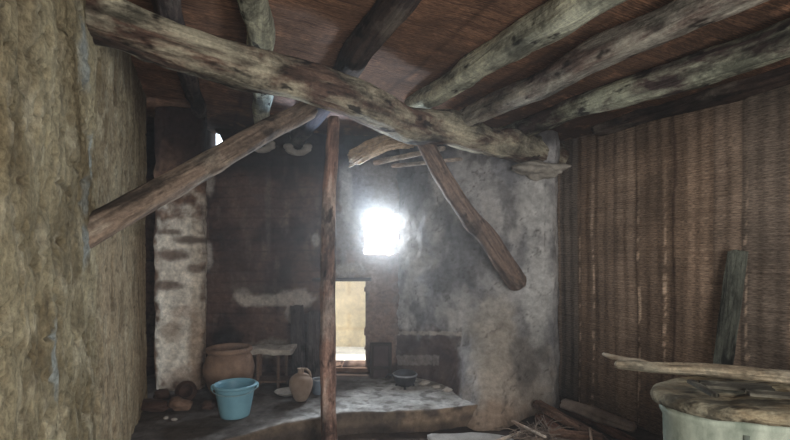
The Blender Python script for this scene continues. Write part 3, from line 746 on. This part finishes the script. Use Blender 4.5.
lid = oval('lid', [(-99, .765), (-.30, .765), (-.02, .760), (.012, .765), (.02, .785), (.01, .812), (-.015, .822), (-.12, .818), (-.20, .815), (-.30, .812), (-99, .812)], lidm, tub, wob=.25, seed=5)
lid2 = mat_timber('lid_grey', S(70, 66, 58), S(130, 126, 112), S(160, 158, 142), .4, 15)
def TL(px, py, z): # point at height z seen at px,py
    Y = (CH-z)*F/(py-HY); return Vector(((px-CX)/F*Y, Y, z))
for k, (a, b, w_, lab) in enumerate((((700, 384), (772, 388), .10, 'broken grey board lying loose on the tub lid, left piece'), ((745, 392), (805, 397), .08, 'thin split board on the tub lid, nearest the right edge'), ((690, 381), (716, 396), .035, 'short dark sliver across the tub lid, left of the boards'))):
    z = .845+.004*k
    o = board('lid_board', TL(*a, z), TL(*b, z), w_, .018, lid2, seed=20+k, jag=.05, nseg=30); tag(o, lab, 'board')
# long gnarled plank across the tub
plk = mat_timber('pale_plank', S(130, 112, 92), S(206, 190, 162), S(224, 214, 190), .5, 16)
A_ = P(616, 364, 2.78); B_ = P(800, 381, 2.36); dirp = (B_-A_).normalized(); o = log('gnarled_plank', A_, B_+dirp*.35, .040, .064, plk, seed=31, rough=.28, flat=.62, knots=8, seg=24, rings=110, bend=(.03, .012))
tag(o, 'long pale gnarled plank laid across the back of the tub', 'plank')
bm = bmesh.new(); tube_bm(bm, [P(603, 354, 2.98), P(612, 357, 2.93), P(626, 361, 2.86), P(640, 363, 2.76), P(655, 366, 2.7)], [.010, .017, .022, .024, .016], 10)
sp = linkbm('splinter', bm, mat_simple('splinter_wood', S(150, 132, 112), S(206, 192, 168), 14)); sp.parent = o; sp.matrix_parent_inverse = (Matrix.Translation(o.location)@o.rotation_quaternion.to_matrix().to_4x4()).inverted()
# board leaning on the reed wall
o = board('leaning_board', (2.10, 3.22, .0), (2.315, 3.235, 1.5), .115, .05, mat_timber('wall_board', S(66, 68, 62), S(108, 112, 102), S(126, 130, 118), .4, 17), up=(-.93, -.37, 0), seed=9, jag=.03)
tag(o, 'grey-green board leaning on the reed wall behind the tub', 'board')

# ------------------------------------------------------------------ light
wd = bpy.data.worlds.new('World'); bpy.context.scene.world = wd; wd.use_nodes = True
bg = wd.node_tree.nodes['Background']; bg.inputs['Color'].default_value = (.80, .90, 1.0, 1); bg.inputs['Strength'].default_value = 4.0
def area(name, loc, target, sx, sy, power, colr):
    l = bpy.data.lights.new(name, 'AREA'); l.shape = 'RECTANGLE'; l.size = sx; l.size_y = sy; l.energy = power; l.color = colr
    o = bpy.data.objects.new(name, l); C.objects.link(o); o.location = loc
    o.rotation_euler = (Vector(target)-Vector(loc)).to_track_quat('-Z', 'Y').to_euler(); return o
area('doorway_light', (1.25, -.75, 1.4), (-.4, 3.6, 1.4), 1.2, 1.9, 100, (1.0, .97, .93))
area('window_light', ((win[0]+win[2])/2, BY+.28, (win[1]+win[3])/2+.05), (.2, 3.9, 1.0), win[2]-win[0]-.02, win[3]-win[1], 125, (.80, .90, 1.0))
sp_ = bpy.data.lights.new('window_shaft', 'SPOT'); sp_.energy = 500; sp_.spot_size = math.radians(26); sp_.spot_blend = .9; sp_.color = (.45, .65, 1.0); sp_.shadow_soft_size = .08
sq = bpy.data.objects.new('window_shaft', sp_); C.objects.link(sq); sq.location = (-.14, BY+.22, 1.50); sq.rotation_euler = (Vector((-.62, 4.3, 2.6))-sq.location).to_track_quat('-Z', 'Y').to_euler()
sun = bpy.data.lights.new('sun', 'SUN'); sun.energy = 5; sun.angle = .02; sun.color = (1, .95, .85)
so = bpy.data.objects.new('sun', sun); C.objects.link(so); so.rotation_euler = Vector((.15, -.42, -1)).to_track_quat('-Z', 'Y').to_euler(); so.location = (0, 6, 5)

# thin dust haze hanging in the room
hm = bpy.data.materials.new('dust_haze'); hm.use_nodes = True; ht = hm.node_tree; ht.nodes.clear()
vo = ht.nodes.new('ShaderNodeOutputMaterial'); vsn = ht.nodes.new('ShaderNodeVolumeScatter')
vsn.inputs['Density'].default_value = .015; vsn.inputs['Anisotropy'].default_value = .6; vsn.inputs['Color'].default_value = (1, .98, .96, 1)
ht.links.new(vsn.outputs[0], vo.inputs['Volume'])
tc = ht.nodes.new('ShaderNodeTexCoord'); mpn = ht.nodes.new('ShaderNodeMapping'); mpn.vector_type = 'TEXTURE'
mpn.inputs['Location'].default_value = (-.16, 4.80, 1.88); mpn.inputs['Rotation'].default_value = (0, math.radians(-16), 0); mpn.inputs['Scale'].default_value = (.62, .7, 1.05)
gr = ht.nodes.new('ShaderNodeTexGradient'); gr.gradient_type = 'SPHERICAL'
pw = ht.nodes.new('ShaderNodeMath'); pw.operation = 'POWER'; pw.inputs[1].default_value = 1.8
ma = ht.nodes.new('ShaderNodeMath'); ma.operation = 'MULTIPLY_ADD'; ma.inputs[1].default_value = .125; ma.inputs[2].default_value = .012     # denser in the daylight at the window
ht.links.new(tc.outputs['Object'], mpn.inputs[0]); ht.links.new(mpn.outputs[0], gr.inputs[0]); ht.links.new(gr.outputs[1], pw.inputs[0]); ht.links.new(pw.outputs[0], ma.inputs[0]); ht.links.new(ma.outputs[0], vsn.inputs['Density'])
hm.cycles.volume_step_rate = .3
bm = bmesh.new(); bmesh.ops.create_cube(bm, size=1, matrix=Matrix.Translation((.2, 2.55, 1.42))@Matrix.Diagonal((8.0, 8.9, 3.1, 1)))
hz = linkbm('dust_haze', bm, hm, smooth=False); tag(hz, 'thin pale haze of dust filling the dim room', 'haze', kind='stuff')

# ------------------------------------------------------------------ camera
cam = bpy.data.cameras.new('camera'); co = bpy.data.objects.new('camera', cam); C.objects.link(co)
co.location = (0, 0, CH); co.rotation_euler = (math.radians(90), 0, 0)
cam.sensor_width = 36; cam.lens = F/790*36; cam.shift_y = (HY-220)/790; cam.clip_start = .05
bpy.context.scene.camera = co
vs_ = bpy.context.scene.view_settings; vs_.view_transform = 'Standard'; vs_.exposure = 0.0
